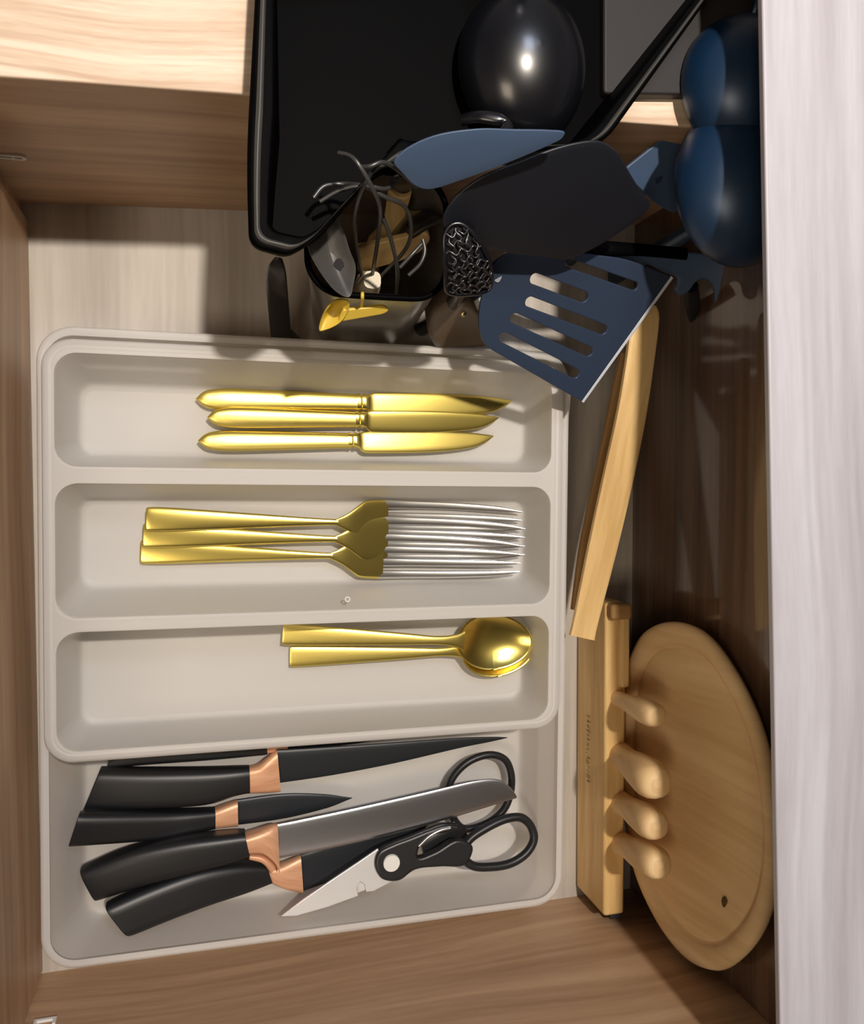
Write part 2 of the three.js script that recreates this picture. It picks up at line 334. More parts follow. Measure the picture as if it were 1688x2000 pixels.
{
  const cx = 0.071, cz = 0.1065, y = 0.055, hw = 0.1755, hd = 0.2005;
  const t = thing('cutlery_tray', 'frosted white plastic lower tray holding black knives and scissors', 'tray', V(cx, 0.0006, cz)); t.rotation.y = TURN;
  part('rim', rimLip(hw, hd, 0.02, y, 0.007, 0.0022), M.tray, t);
  part('basin', pocket(0, 0, hw - 0.004, hd - 0.004, 0.073 - cx, 0.001, 0.158, 0.1955 - 0.003, y, 0.0035, 0.02, 0.0018), M.tray, t);
}

// ---------------------------------------------------------------- gold cutlery
function lay(o, a, b, L, roll = 0) {                       // local +x from A to B, +y up
  const A = P(...a), B = P(...b), ex = B.clone().sub(A), len = ex.length(); ex.normalize();
  const ez = V(0, 0, 0).crossVectors(ex, V(0, 1, 0)).normalize(), ey = V(0, 0, 0).crossVectors(ez, ex);
  o.position.copy(A); o.quaternion.setFromRotationMatrix(new THREE.Matrix4().makeBasis(ex, ey, ez)); if (roll) o.rotateX(roll); o.scale.setScalar(len / L); return o;
}
const S = (x, y, z, w, h) => [V(x, y, z), V(0, 0, w), V(0, h, 0)];
function relabel(o, label) { o.userData = { ...o.userData, label }; return o; }
function again(o, label) { const c = o.clone(); c.name = numbered(o.name.replace(/_\d{3}$/, '')); scene.add(c); return relabel(c, label); }
{ // knives
  const t = thing('table_knife', 'gold table knife farthest back in the first compartment, its tip reaching furthest', 'knife', V(0, 0, 0), 'gold table knives');
  part('handle', bar([S(0, 0, 0, 0.0003, 0.001), S(0.004, 0, 0, 0.0042, 0.0022), S(0.010, 0, 0, 0.0062, 0.0026), S(0.022, 0, 0, 0.0070, 0.003), S(0.055, 0, 0, 0.0064, 0.003), S(0.1, 0, 0, 0.0053, 0.0028)], { pow: 2.4, seg: 22 }), M.goldSatin, t);
  const ex = (dx) => bar([S(0.1 + dx, 0, 0, 0.0056, 0.0031), S(0.1022 + dx, 0, 0, 0.0056, 0.0031)], { pow: 2.6, smooth: false });
  part('collar', mergeGeometries([ex(0), ex(0.0036)]), M.gold, t);
  part('blade', bar([S(0.1, 0, 0, 0.0045, 0.0024), S(0.107, 0, 0, 0.0052, 0.0016), S(0.110, 0, 0.0010, 0.0070, 0.0010), S(0.118, 0, 0.0012, 0.0078, 0.0009), S(0.16, 0, 0.0008, 0.0076, 0.0008), S(0.188, 0, 0.0, 0.0056, 0.0006), S(0.2, 0, -0.0014, 0.003, 0.0005), S(0.2065, 0, -0.003, 0.0004, 0.0003)], { pow: 3, seg: 24 }), M.gold, t);
  lay(t, [383, 779, 0.0262], [999, 792, 0.0262], 0.2065);
  lay(again(t, 'gold table knife between two others in the first compartment, middle of the three'), [405, 815, 0.0292], [974, 824, 0.0292], 0.2065, 0.08);
  lay(again(t, 'gold table knife with bright heel, nearest the fork compartment'), [387, 861, 0.0282], [964, 860, 0.0282], 0.2065, -0.06);
}
{ // forks
  const t = thing('table_fork', 'gold fork with silver tines, topmost handle of the three forks', 'fork', V(0, 0, 0), 'gold forks');
  part('handle', bar([S(0, 0, 0, 0.0062, 0.0008), S(0.003, 0, 0, 0.0072, 0.0012), S(0.02, 0.0006, 0, 0.0068, 0.0014), S(0.06, 0.0020, 0, 0.0046, 0.0015), S(0.1, 0.0045, 0, 0.0024, 0.0015), S(0.113, 0.0050, 0, 0.0020, 0.0014)], { pow: 2.6 }), M.gold, t);
  part('shoulder', bar([S(0.112, 0.0050, 0, 0.0020, 0.0013), S(0.12, 0.0045, 0, 0.0060, 0.0011), S(0.127, 0.0036, 0, 0.0112, 0.001), S(0.132, 0.0028, 0, 0.0138, 0.001), S(0.146, 0.0006, 0, 0.0146, 0.001)], { pow: 4 }), M.gold, t);
  for (let k = 0; k < 4; k++) {
    const z = (k - 1.5) * 0.0078;
    part('tine', bar([S(0.142, 0.0009, z, 0.0030, 0.0010), S(0.16, -0.0002, z, 0.0026, 0.0009), S(0.19, 0.0004, z * 0.97, 0.0024, 0.0008), S(0.22, 0.0034, z * 0.86, 0.0019, 0.0007), S(0.236, 0.0064, z * 0.72, 0.0004, 0.0003)], { pow: 3, seg: 12 }), M.silver, t, 'silver tine');
  }
  lay(t, [285, 1014, 0.0304], [1012, 1024, 0.0226], 0.236);
  lay(again(t, 'gold fork with silver tines lying between the two outer forks'), [279, 1046, 0.0270], [1018, 1057, 0.0254], 0.236);
  lay(again(t, 'gold fork with silver tines, nearest the spoon compartment'), [274, 1078, 0.0238], [1010, 1090, 0.0282], 0.236);
}
{ // spoons
  const t = thing('table_spoon', 'gold spoon on top of its twin, whole bowl showing', 'spoon', V(0, 0, 0), 'gold spoons');
  part('handle', bar([S(0, 0.003, 0, 0.0066, 0.0010), S(0.004, 0.003, 0, 0.0072, 0.0013), S(0.03, 0.0038, 0, 0.0064, 0.0015), S(0.08, 0.0055, 0, 0.0042, 0.0016), S(0.104, 0.006, 0, 0.0030, 0.0016), S(0.118, 0.0050, 0, 0.0046, 0.0014), S(0.124, 0.0042, 0, 0.0070, 0.001)], { pow: 2.6 }), M.goldSatin, t);
  const pr = []; for (let i = 0; i <= 14; i++) { const r = i / 14; pr.push(new THREE.Vector2(r, -0.0062 * (1 - r ** 2.2))); }
  for (let i = 14; i >= 0; i--) { const r = i / 14; pr.push(new THREE.Vector2(r * 0.992, -0.0062 * (1 - r ** 2.2) - 0.0009)); }
  const g = new THREE.LatheGeometry(pr, 48), p = g.attributes.position;
  for (let i = 0; i < p.count; i++) { const x = p.getX(i), z = p.getZ(i); p.setXYZ(i, 0.1465 + x * 0.0275, p.getY(i) + 0.0056, z * 0.0196 * (1 - 0.12 * x)); }
  g.computeVertexNormals(); part('bowl', g, M.gold, t);
  lay(t, [552, 1237, 0.0262], [1036, 1254, 0.033], 0.174);
  lay(again(t, 'gold spoon lying under another, only handle and bowl edge showing'), [566, 1281, 0.0225], [1040, 1263, 0.0288], 0.174);
}

// ---------------------------------------------------------------- kitchen knives and scissors in the lower tray
const KY = 0.0008;
function kitchenKnife(label, pos, handle, bolster, blade, bladeMat, o = {}) {
  const t = thing('kitchen_knife', label, 'knife', P(...pos, 0.0), 'kitchen knives');
  wpart('handle', ebar(handle, { pow: 3.4, seg: 28, ...o }), M.blackHandle, t);
  if (bolster) wpart('bolster', ebar(bolster, { pow: 3.6, seg: 20 }), M.copper, t);
  if (blade) wpart('blade', ebar(blade, { pow: 3, seg: 16 }), bladeMat, t);
  return t;
}
kitchenKnife('black kitchen knife tucked under the upper tray rim, only a sliver of handle showing', [380, 1470],
  [[214, 1478, 210, 1500, 0.011, 0.005], [270, 1462, 270, 1492, 0.011, 0.006], [420, 1452, 420, 1481, 0.011, 0.006], [520, 1445, 522, 1472, 0.011, 0.005]],
  [[520, 1444, 522, 1470, 0.011, 0.005], [560, 1440, 562, 1464, 0.011, 0.0045]],
  [[560, 1438, 562, 1464, 0.011, 0.0012], [700, 1424, 700, 1452, 0.011, 0.001], [800, 1426, 800, 1428, 0.011, 0.0005]], M.blackBlade);
kitchenKnife('black kitchen knife with long black blade lying farthest back, beside the upper tray', [500, 1530],
  [[199, 1500, 163, 1580, 0.0175, 0.0085], [207, 1499, 178, 1581, 0.0175, 0.009], [300, 1500, 290, 1576, 0.0175, 0.0095], [400, 1499, 400, 1569, 0.0175, 0.009], [462, 1497, 458, 1552, 0.0175, 0.008], [487, 1496, 488, 1546, 0.0175, 0.007]],
  [[486, 1497, 488, 1547, 0.0175, 0.0066], [505, 1492, 506, 1546, 0.0175, 0.0066], [522, 1479, 525, 1546, 0.0175, 0.006], [541, 1465, 548, 1545, 0.0175, 0.0045]],
  [[540, 1464, 547, 1529, 0.0175, 0.0016], [640, 1458, 650, 1514, 0.0175, 0.0014], [764, 1450, 770, 1491, 0.0175, 0.0012], [890, 1441, 894, 1462, 0.0175, 0.001], [960, 1439, 962, 1448, 0.0175, 0.0007], [991, 1440, 991, 1441, 0.0175, 0.0004]], M.blackBlade);
kitchenKnife('short black paring knife, smallest of the black knives in the lower tray', [400, 1600],
  [[162, 1586, 140, 1649, 0.034, 0.006], [170, 1586, 152, 1649, 0.033, 0.007], [316, 1582, 316, 1636, 0.0215, 0.008], [380, 1580, 380, 1624, 0.0182, 0.0075], [421, 1578, 421, 1616, 0.0165, 0.0065]],
  [[420, 1578, 420, 1616, 0.0165, 0.0062], [438, 1571, 440, 1614, 0.0165, 0.006], [464, 1562, 465, 1612, 0.0165, 0.005]],
  [[463, 1561, 466, 1611, 0.0165, 0.0015], [520, 1553, 522, 1604, 0.0165, 0.0013], [572, 1549, 574, 1595, 0.0165, 0.0012], [636, 1551, 640, 1578, 0.0165, 0.001], [672, 1556, 673, 1565, 0.0165, 0.0007], [688, 1558, 688, 1559, 0.0165, 0.0004]], M.blackBlade);
kitchenKnife('black handled carving knife lowest in the pile, blade under the scissors', [420, 1740],
  [[207, 1767, 250, 1821, 0.037, 0.007], [216, 1760, 262, 1821, 0.0362, 0.008], [290, 1726, 330, 1793, 0.0305, 0.009], [380, 1694, 410, 1763, 0.025, 0.0092], [460, 1680, 480, 1740, 0.0195, 0.009], [520, 1682, 532, 1720, 0.0155, 0.008]],
  [[522, 1690, 533, 1722, 0.0152, 0.0062], [550, 1686, 558, 1734, 0.0146, 0.006], [587, 1670, 592, 1743, 0.0138, 0.0045]],
  [[585, 1669, 590, 1741, 0.013, 0.0015], [680, 1640, 690, 1705, 0.013, 0.0013], [780, 1610, 790, 1658, 0.013, 0.001], [840, 1598, 842, 1604, 0.013, 0.0005]], M.blackBlade);
{
  const t = kitchenKnife('large kitchen knife with wide steel blade lying across the pile', [420, 1680],
    [[159, 1696, 190, 1753, 0.03, 0.008], [168, 1690, 200, 1751, 0.03, 0.009], [252, 1656, 284, 1724, 0.03, 0.0098], [350, 1635, 366, 1702, 0.03, 0.0098], [430, 1626, 440, 1684, 0.03, 0.009], [478, 1622, 488, 1668, 0.03, 0.008]],
    [[476, 1629, 486, 1663, 0.03, 0.0076], [505, 1620, 512, 1664, 0.03, 0.007], [530, 1611, 536, 1684, 0.0295, 0.006], [542, 1608, 546, 1704, 0.029, 0.0045]],
    [[541, 1609, 545, 1677, 0.03, 0.0014], [680, 1580, 688, 1648, 0.0305, 0.0013], [828, 1547, 836, 1611, 0.031, 0.0012], [924, 1525, 934, 1582, 0.0315, 0.001], [972, 1522, 985, 1566, 0.0315, 0.0009], [995, 1536, 1006, 1560, 0.0315, 0.0008], [1006, 1549, 1010, 1557, 0.0315, 0.0006]], M.steel);
  wpart('finger_guard', ebar([[488, 1664, 486, 1676, 0.027, 0.005], [510, 1666, 508, 1682, 0.027, 0.005], [528, 1676, 518, 1690, 0.027, 0.005], [540, 1690, 526, 1702, 0.026, 0.005]], { pow: 2.4 }), M.copper, t);
}
{
  const y = 0.028, t = thing('kitchen_scissors', 'kitchen scissors with black handles and steel blades, pointing at the tray corner', 'scissors', P(800, 1680, 0));
  const fr = frame3([548, 1790, y + 0.015], [975, 1643, y + 0.008], [764, 1600, y + 0.006]);
  const lift = (d) => frame3([548, 1790, y + 0.015 + d], [975, 1643, y + 0.008 + d], [764, 1600, y + 0.006 + d]);
  const L = (q) => q.map(([u, v]) => fr.loc(u, v));
  const bl = L([[548, 1790], [590, 1759], [640, 1724], [700, 1684], [738, 1658], [775, 1690], [766, 1722], [730, 1741], [716, 1742], [713, 1728], [704, 1722], [697, 1733], [700, 1750], [640, 1772], [580, 1789]]);
  wpart('blade', slab(fr, bl, [], 0.0022, 0.0005), M.brightSteel, t);
  const fr2 = lift(-0.003);
  wpart('blade', slab(fr2, [[552, 1791], [600, 1755], [650, 1722], [710, 1684], [760, 1680], [755, 1722], [640, 1768]].map(([u, v]) => fr2.loc(u, v)), [], 0.002, 0.0004), M.brightSteel, t);
  // body round the pivot and the arm of the near ring
  const frT = lift(0.004);
  const body = splineLoop([[733, 1690], [740, 1665], [768, 1649], [800, 1637], [840, 1621], [872, 1611], [898, 1613], [880, 1624], [845, 1634], [822, 1652], [818, 1674], [850, 1664], [895, 1640], [925, 1655], [910, 1690], [860, 1694], [812, 1700], [780, 1721], [748, 1718]].map(([u, v]) => frT.loc(u, v)), 120);
  wpart('handle', slab(frT, body, [], 0.0085, 0.002), M.blackHandle, t);
  const ring1 = [[902, 1668], [915, 1642], [950, 1617], [990, 1599], [1018, 1597], [1036, 1612], [1043, 1638], [1030, 1664], [1000, 1685], [960, 1693], [922, 1690]].map(([u, v]) => fr.at(u, v));
  wpart('finger_ring', wireTube(ring1, 0.0032, true, 80, 12), M.blackHandle, t);
  const yb = y - 0.008, ring2 = [[905, 1618], [880, 1585], [874, 1550], [885, 1518], [915, 1488], [958, 1474], [986, 1483], [998, 1508], [998, 1545], [985, 1580], [955, 1606]].map(([u, v]) => P(u, v, yb));
  wpart('finger_ring', wireTube(ring2, 0.0028, true, 80, 12), M.blackHandle, t);
  wpart('handle', ebar([[905, 1610, 915, 1640, yb, 0.003], [870, 1612, 880, 1650, yb + 0.002, 0.0035], [820, 1640, 830, 1680, yb + 0.003, 0.003]], { pow: 3 }), M.blackHandle, t);
  const pv = frT.at(765, 1686);
  wpart('pivot_screw', new THREE.CylinderGeometry(0.0058, 0.0062, 0.0016, 32).translate(pv.x, pv.y, pv.z), M.white, t, 'white pivot screw');
  wpart('jaw', wireTube([[818, 1653], [838, 1634], [860, 1622], [880, 1617]].map(([u, v]) => frT.at(u, v)), 0.0012, false, 20), M.silver, t, 'steel nutcracker jaw');
}

// ---------------------------------------------------------------- wooden block with upright handles, oval dish, tongs
{
  const a = P(1130, 1740, 0), xl = 0.2805, yt = 0.05, zb = P(1180, 1178, yt).z, zf = 0.331, xr = 0.2975;
  const t = thing('knife_block', 'pale wooden block with four stubby wooden handles standing in it', 'knife block', V((xl + xr) / 2, 0, (zb + zf) / 2));
  wpart('block', box(xl, xr, 0.0015, yt, zb, zf - 0.004, 'z', 0.0025, 0.13), M.bamboo, t);
  wpart('contact_shade', box(xl + 0.006, xr - 0.001, 0.001, yt - 0.002, zf - 0.0042, zf, 'z', 0.001), M.shadeBlack, t, 'black strip standing in for contact shade');  // dark strip painted in for the shadow between block and front wall
  wpart('end_cap', box(xl + 0.001, xr + 0.001, yt - 0.004, yt + 0.008, zb, zb + 0.012, 'x', 0.003), M.shadedBamboo, t);  // shade of the back end face put into the dark colour
  wpart('rail', box(xl + 0.010, xl + 0.017, yt - 0.002, yt + 0.006, zb + 0.010, P(1215, 1340, yt).z, 'z', 0.002, 0.4), M.bamboo, t);
  const hs = [[1203, 1362, 1281, 1398, 0.0062, 0.0085, 0.112], [1209, 1473, 1281, 1528, 0.0098, 0.0126, 0.116], [1210, 1566, 1280, 1612, 0.0086, 0.0108, 0.112], [1210, 1645, 1286, 1688, 0.0086, 0.0108, 0.115]];
  for (const [u0, v0, u1, v1, r0, r1, y] of hs) {
    const A = P(u0, v0, yt - 0.004), B = P(u1, v1, y), L = (k) => A.clone().lerp(B, k);
    wpart('handle', rod([A, L(0.25), L(0.55), L(0.8), L(0.95), L(1.03), L(1.06)], [r0, r0 * 0.92, (r0 + r1) / 2, r1, r1 * 0.96, r1 * 0.72, r1 * 0.2], { pow: 2.3, seg: 18 }), M.dish, t);
  }
  const c = document.createElement('canvas'); c.width = 64; c.height = 512; const x = c.getContext('2d');
  x.clearRect(0, 0, 64, 512); x.fillStyle = 'rgba(74,46,16,1)'; x.strokeStyle = 'rgba(74,46,16,1)'; x.lineWidth = 4;
  let sd = 5; const rr = () => { sd = (sd * 16807) % 2147483647; return sd / 2147483647; };
  for (let i = 0; i < 15; i++) { const y = 14 + i * 33; x.beginPath(); x.moveTo(12 + rr() * 12, y + rr() * 8); x.lineTo(18 + rr() * 34, y + rr() * 16); x.lineTo(14 + rr() * 36, y + 12 + rr() * 14); if (rr() > 0.4) x.lineTo(10 + rr() * 10, y + 16 + rr() * 8); x.stroke(); if (rr() > 0.5) { x.beginPath(); x.arc(20 + rr() * 26, y + 12, 4 + rr() * 5, 0, 5); x.stroke(); } }
  const tex = new THREE.CanvasTexture(c); tex.colorSpace = THREE.SRGBColorSpace; tex.magFilter = THREE.LinearFilter;
  const g = new THREE.PlaneGeometry(0.055, 0.011).rotateZ(Math.PI / 2); // u along height, then turned to face -x
  g.rotateY(-Math.PI / 2); g.rotateX(-Math.PI / 2);
  const uv = g.attributes.uv, p = g.attributes.position; let y0 = 1e9, y1 = -1e9, z0 = 1e9, z1 = -1e9;
  for (let i = 0; i < 4; i++) { y0 = Math.min(y0, p.getY(i)); y1 = Math.max(y1, p.getY(i)); z0 = Math.min(z0, p.getZ(i)); z1 = Math.max(z1, p.getZ(i)); }
  for (let i = 0; i < 4; i++) uv.setXY(i, (p.getY(i) - y0) / (y1 - y0), 1 - (p.getZ(i) - z0) / (z1 - z0));
  g.translate(xl - 0.0002, 0.024, P(1150, 1462, 0.024).z);
  wpart('burnt_lettering', g, std({ map: tex, transparent: true, roughness: 0.8, polygonOffset: true, polygonOffsetFactor: -1, polygonOffsetUnits: -1 }), t, 'small dark burnt lettering');
}
{
  const t = thing('wooden_dish', 'oval pale wooden dish leaning behind the block', 'dish', V(0.3, 0, 0.2));
  // the plane of the dish: resting low on the block's far edge, leaning to the side wall
  const A = Q3(0.3062, 0.035, 0.1), B = Q3(0.3062, 0.035, 0.3), C = Q3(0.3225, 0.19, 0.2), fr = frame3(A, B, C);
  const out = splineLoop([[1318, 1214], [1378, 1236], [1440, 1318], [1490, 1430], [1514, 1550], [1521, 1680], [1503, 1790], [1462, 1862], [1405, 1896], [1345, 1872], [1288, 1800], [1240, 1690], [1222, 1560], [1219, 1420], [1230, 1300], [1262, 1234]].map(([u, v]) => fr.loc(u, v)), 96);
  wpart('dish', radial(fr, out, [[0.02, -0.007], [0.7, -0.007], [0.93, -0.006], [0.99, -0.003], [1.0, 0.0], [0.99, 0.0028], [0.96, 0.0042], [0.92, 0.0042], [0.88, 0.0028], [0.865, 0.0006], [0.85, -0.0012], [0.84, -0.0012], [0.825, -0.0004], [0.78, -0.0008], [0.6, -0.0022], [0.02, -0.003]]), M.dish, t);
  const k = fr.at(1412, 1762), kk = radial(fr, splineLoop([[1407, 1760], [1413, 1751], [1418, 1760], [1411, 1773]].map(([u, v]) => fr.loc(u, v)), 16), [[0.02, -0.0016], [0.9, -0.0016], [1, -0.0010], [0.6, -0.0008], [0.02, -0.0008]]);
  wpart('knot', kk, M.ink, t, 'dark wood knot');
}
{
  const t = thing('wooden_tongs', 'long curved pale wooden tongs leaning from the turner to the block', 'tongs', P(1180, 1000, 0));
  wpart('arm', ebar([[1113, 1240, 1160, 1250, 0.066, 0.0028], [1122, 1200, 1168, 1212, 0.068, 0.0028], [1150, 1060, 1205, 1070, 0.078, 0.0028], [1180, 920, 1238, 928, 0.088, 0.0028], [1206, 800, 1262, 806, 0.096, 0.0028], [1224, 690, 1278, 694, 0.102, 0.0028], [1230, 625, 1286, 622, 0.104, 0.0028], [1236, 600, 1280, 598, 0.104, 0.0022]], { pow: 5, seg: 24, crease: 0.6 }), M.bamboo, t);
  wpart('arm', ebar([[1116, 1190, 1126, 1192, 0.045, 0.0025], [1130, 1080, 1152, 1085, 0.05, 0.0025], [1150, 980, 1175, 984, 0.056, 0.0025], [1178, 850, 1200, 853, 0.064, 0.0025], [1200, 740, 1222, 742, 0.072, 0.0025], [1212, 690, 1230, 690, 0.076, 0.0022]], { pow: 5, seg: 20, crease: 0.6 }), M.shadedBamboo, t);  // lower arm, its shade painted into the darker colour
}

// ---------------------------------------------------------------- black tub at the back with a ladle in it
{
  const y1 = 0.212, y0 = H + 0.0008, t = thing('plastic_tub', 'large black plastic tub with wide rim at the back', 'tub', P(850, 120, y0));
  const fr = frame3([850, 120, y1], [950, 120, y1], [850, 60, y1]);
  const rim = roundPoly([[507, -165], [482, 300], [487, 478], [560, 499], [600, 478], [752, 318], [1180, 282], [1500, -165]].map(([u, v]) => fr.loc(u, v)), [0.01, 0.06, 0.006, 0.004, 0.02, 0.02, 0.012, 0.01]);
  const c = rim.reduce((s, p) => s.add(p), new THREE.Vector2()).multiplyScalar(1 / rim.length), d = y1 - y0;
  const ring = (off, h) => rim.map((p) => { const q = p.clone().sub(c), l = q.length(); return V(c.x + q.x * (1 - off / l), c.y + q.y * (1 - off / l), h); });
  const g = skin([ring(0.016, -d + 0.002), ring(0.013, -0.004), ring(0.0115, -0.0012), ring(0.010, 0), ring(0.002, 0), ring(0, -0.0012), ring(0.0, -0.005), ring(0.0015, -0.005), ring(0.0088, -0.003), ring(0.011, -0.005), ring(0.0145, -d)], { cap0: true, cap1: true });
  g.applyMatrix4(fr.m); wpart('tub', g, M.blackTub, t);
  const lip = skin([ring(0.0062, 0.0001), ring(0.0052, 0.0014), ring(0.0040, 0.0016), ring(0.0030, 0.0001)], {}); lip.applyMatrix4(fr.m); wpart('lip', lip, M.greyPlastic, t);
}
function dome(t, u, v, y, rpx, stretch, mat, tilt = [0, 0]) {
  const c = P(u, v, y), r = P(u + rpx, v, y).distanceTo(c), pr = [];
  for (let i = 0; i <= 16; i++) { const a = i / 16 * Math.PI / 2; pr.push(new THREE.Vector2(Math.sin(a) * r, Math.cos(a) * r * 0.78)); }
  for (let i = 16; i >= 0; i--) { const a = i / 16 * Math.PI / 2; pr.push(new THREE.Vector2(Math.sin(a) * (r - 0.0022), Math.cos(a) * (r - 0.0022) * 0.78 - 0.0004)); }
  const g = new THREE.LatheGeometry(pr, 48); g.scale(1, 1, stretch); g.rotateX(tilt[0]); g.rotateZ(tilt[1]); g.translate(c.x, c.y, c.z);
  wpart('bowl', g, mat, t); return [c, r];
}
{
  const t = thing('ladle', 'glossy black ladle bowl resting upside down inside the black tub', 'ladle', P(1015, 140, H));
  const [c, r] = dome(t, 1018, 135, 0.192, 118, 1.18, M.blackGloss);
  wpart('handle', rod([c.clone().add(V(-r * 0.2, 0.012, -r * 0.9)), c.clone().add(V(-0.012, 0.044, -r * 1.4)), c.clone().add(V(-0.02, 0.07, -r - 0.09))], [[0.005, 0.003], [0.006, 0.003], [0.008, 0.004]]), M.blackGloss, t);
}
{
  const t = thing('shade_slab', 'dark grey slab standing in for shelf shade, behind the black tub next to the pale side panel', 'shade_sheet', P(1400, 60, H));  // added slab, stands for the shelf top lying in shadow
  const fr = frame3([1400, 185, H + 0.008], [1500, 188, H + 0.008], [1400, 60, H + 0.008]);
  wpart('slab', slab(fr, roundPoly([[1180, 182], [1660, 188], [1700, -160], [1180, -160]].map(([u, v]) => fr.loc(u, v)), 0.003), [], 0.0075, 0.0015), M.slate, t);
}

// ---------------------------------------------------------------- dark ladles and turners by the side panel
function spatula(name, label, cat, base) { return thing(name, label, cat, P(...base)); }
{
  const t = spatula('ladle', 'dark navy ladle partly under the pale side panel, farther back', 'ladle', [1430, 200, H]);
  const [c, r] = dome(t, 1452, 178, 0.1895, 116, 1.0, M.navyGloss);
  wpart('handle', rod([c.clone().add(V(0.004, 0.006, -r * 0.9)), c.clone().add(V(0.006, 0.012, -r * 1.4)), c.clone().add(V(0.01, 0.008, -r - 0.1))], [[0.006, 0.003], [0.007, 0.003], [0.008, 0.004]]), M.navyGloss, t);
}
{
  const t = spatula('ladle', 'shiny dark navy ladle with blue highlight, in front of another ladle', 'ladle', [1450, 380, 0]);
  const [c, r] = dome(t, 1438, 366, 0.184, 116, 1.14, M.navyGloss);
  wpart('handle', rod([c.clone().add(V(0.004, r * 0.5, 0)), c.clone().add(V(0.012, -0.06, 0.004)), V(c.x + 0.016, 0.004, c.z + 0.006)], [[0.005, 0.004], [0.006, 0.004], [0.008, 0.005]]), M.navyGloss, t);
}
{
  const t = spatula('turner', 'small flat blue turner blade wedged between ladle and black turner', 'turner', [1290, 350, 0]);
  const fr = frame3([1255, 375, 0.142], [1362, 299, 0.15], [1319, 257, 0.16]);
  const o = roundPoly([[1215, 335], [1318, 254], [1364, 298], [1345, 380], [1322, 420], [1284, 400]].map(([u, v]) => fr.loc(u, v)), 0.006);
  wpart('blade', slab(fr, o, [], 0.0025, 0.0008), M.slateBlue, t);
  const c = fr.at(1290, 335);
  wpart('handle', rod([c.clone().add(V(0, -0.002, 0)), c.clone().add(V(0.004, -0.06, 0.004)), V(c.x + 0.006, 0.004, c.z + 0.012)], [[0.006, 0.003], [0.006, 0.003], [0.009, 0.005]]), M.navy, t);
}
{
  const t = spatula('turner', 'broad smooth black turner with rounded end lying over the pile', 'turner', [1090, 400, 0]);
  const fr = frame3([944, 470, 0.181], [1275, 404, 0.186], [1163, 280, 0.222]);
  const o = splineLoop([[890, 470], [868, 440], [890, 395], [944, 352], [1020, 320], [1089, 294], [1140, 282], [1170, 280], [1192, 288], [1212, 306], [1232, 340], [1255, 377], [1274, 403], [1266, 420], [1213, 460], [1160, 492], [1114, 512], [1060, 506], [1006, 500], [940, 488]].map(([u, v]) => fr.loc(u, v)), 110);
  wpart('blade', radial(fr, o, [[0.02, -0.0022], [0.96, -0.0022], [1.0, -0.0014], [1.0, -0.0008], [0.985, 0], [0.9, 0], [0.5, 0], [0.02, 0]], { bend: (x, y) => -1.1 * y * y - 0.5 * x * x }), M.turnerBlack, t);
  const c = fr.at(900, 440);
  wpart('handle', rod([c.clone().add(V(0.006, -0.002, 0)), V(0.110, 0.15, -0.144), V(0.106, 0.008, -0.132)], [[0.007, 0.003], [0.008, 0.004], [0.009, 0.005]]), M.blackGloss, t);
}
{
  const t = spatula('spatula', 'slate blue leaf-shaped spatula resting across the black tub rim', 'spatula', [930, 310, H]);
  const fr = frame3([770, 319, 0.224], [1106, 261, 0.238], [834, 372, 0.214]);
  const o = splineLoop([[770, 319], [782, 302], [805, 286], [855, 266], [938, 254], [1004, 255], [1075, 256], [1104, 260], [1100, 270], [1080, 281], [979, 324], [896, 355], [850, 370], [828, 371], [808, 362], [785, 338]].map(([u, v]) => fr.loc(u, v)), 110);
  wpart('blade', radial(fr, o, [[0.02, -0.002], [0.95, -0.002], [1.0, -0.0012], [1.0, -0.0007], [0.98, 0], [0.5, 0], [0.02, 0]], { bend: (x, y) => -3 * y * y }), M.slateBlue, t);
  const c = fr.at(980, 268);
  wpart('handle', rod([c.clone().add(V(0, -0.003, 0)), P(992, 246, 0.227), P(972, 233, 0.226), P(935, 228, 0.223), P(905, 234, 0.216)], [[0.003, 0.002], [0.003, 0.002], [0.003, 0.002], [0.003, 0.002], [0.003, 0.002]]), M.blackGloss, t, 'black looped handle');
}
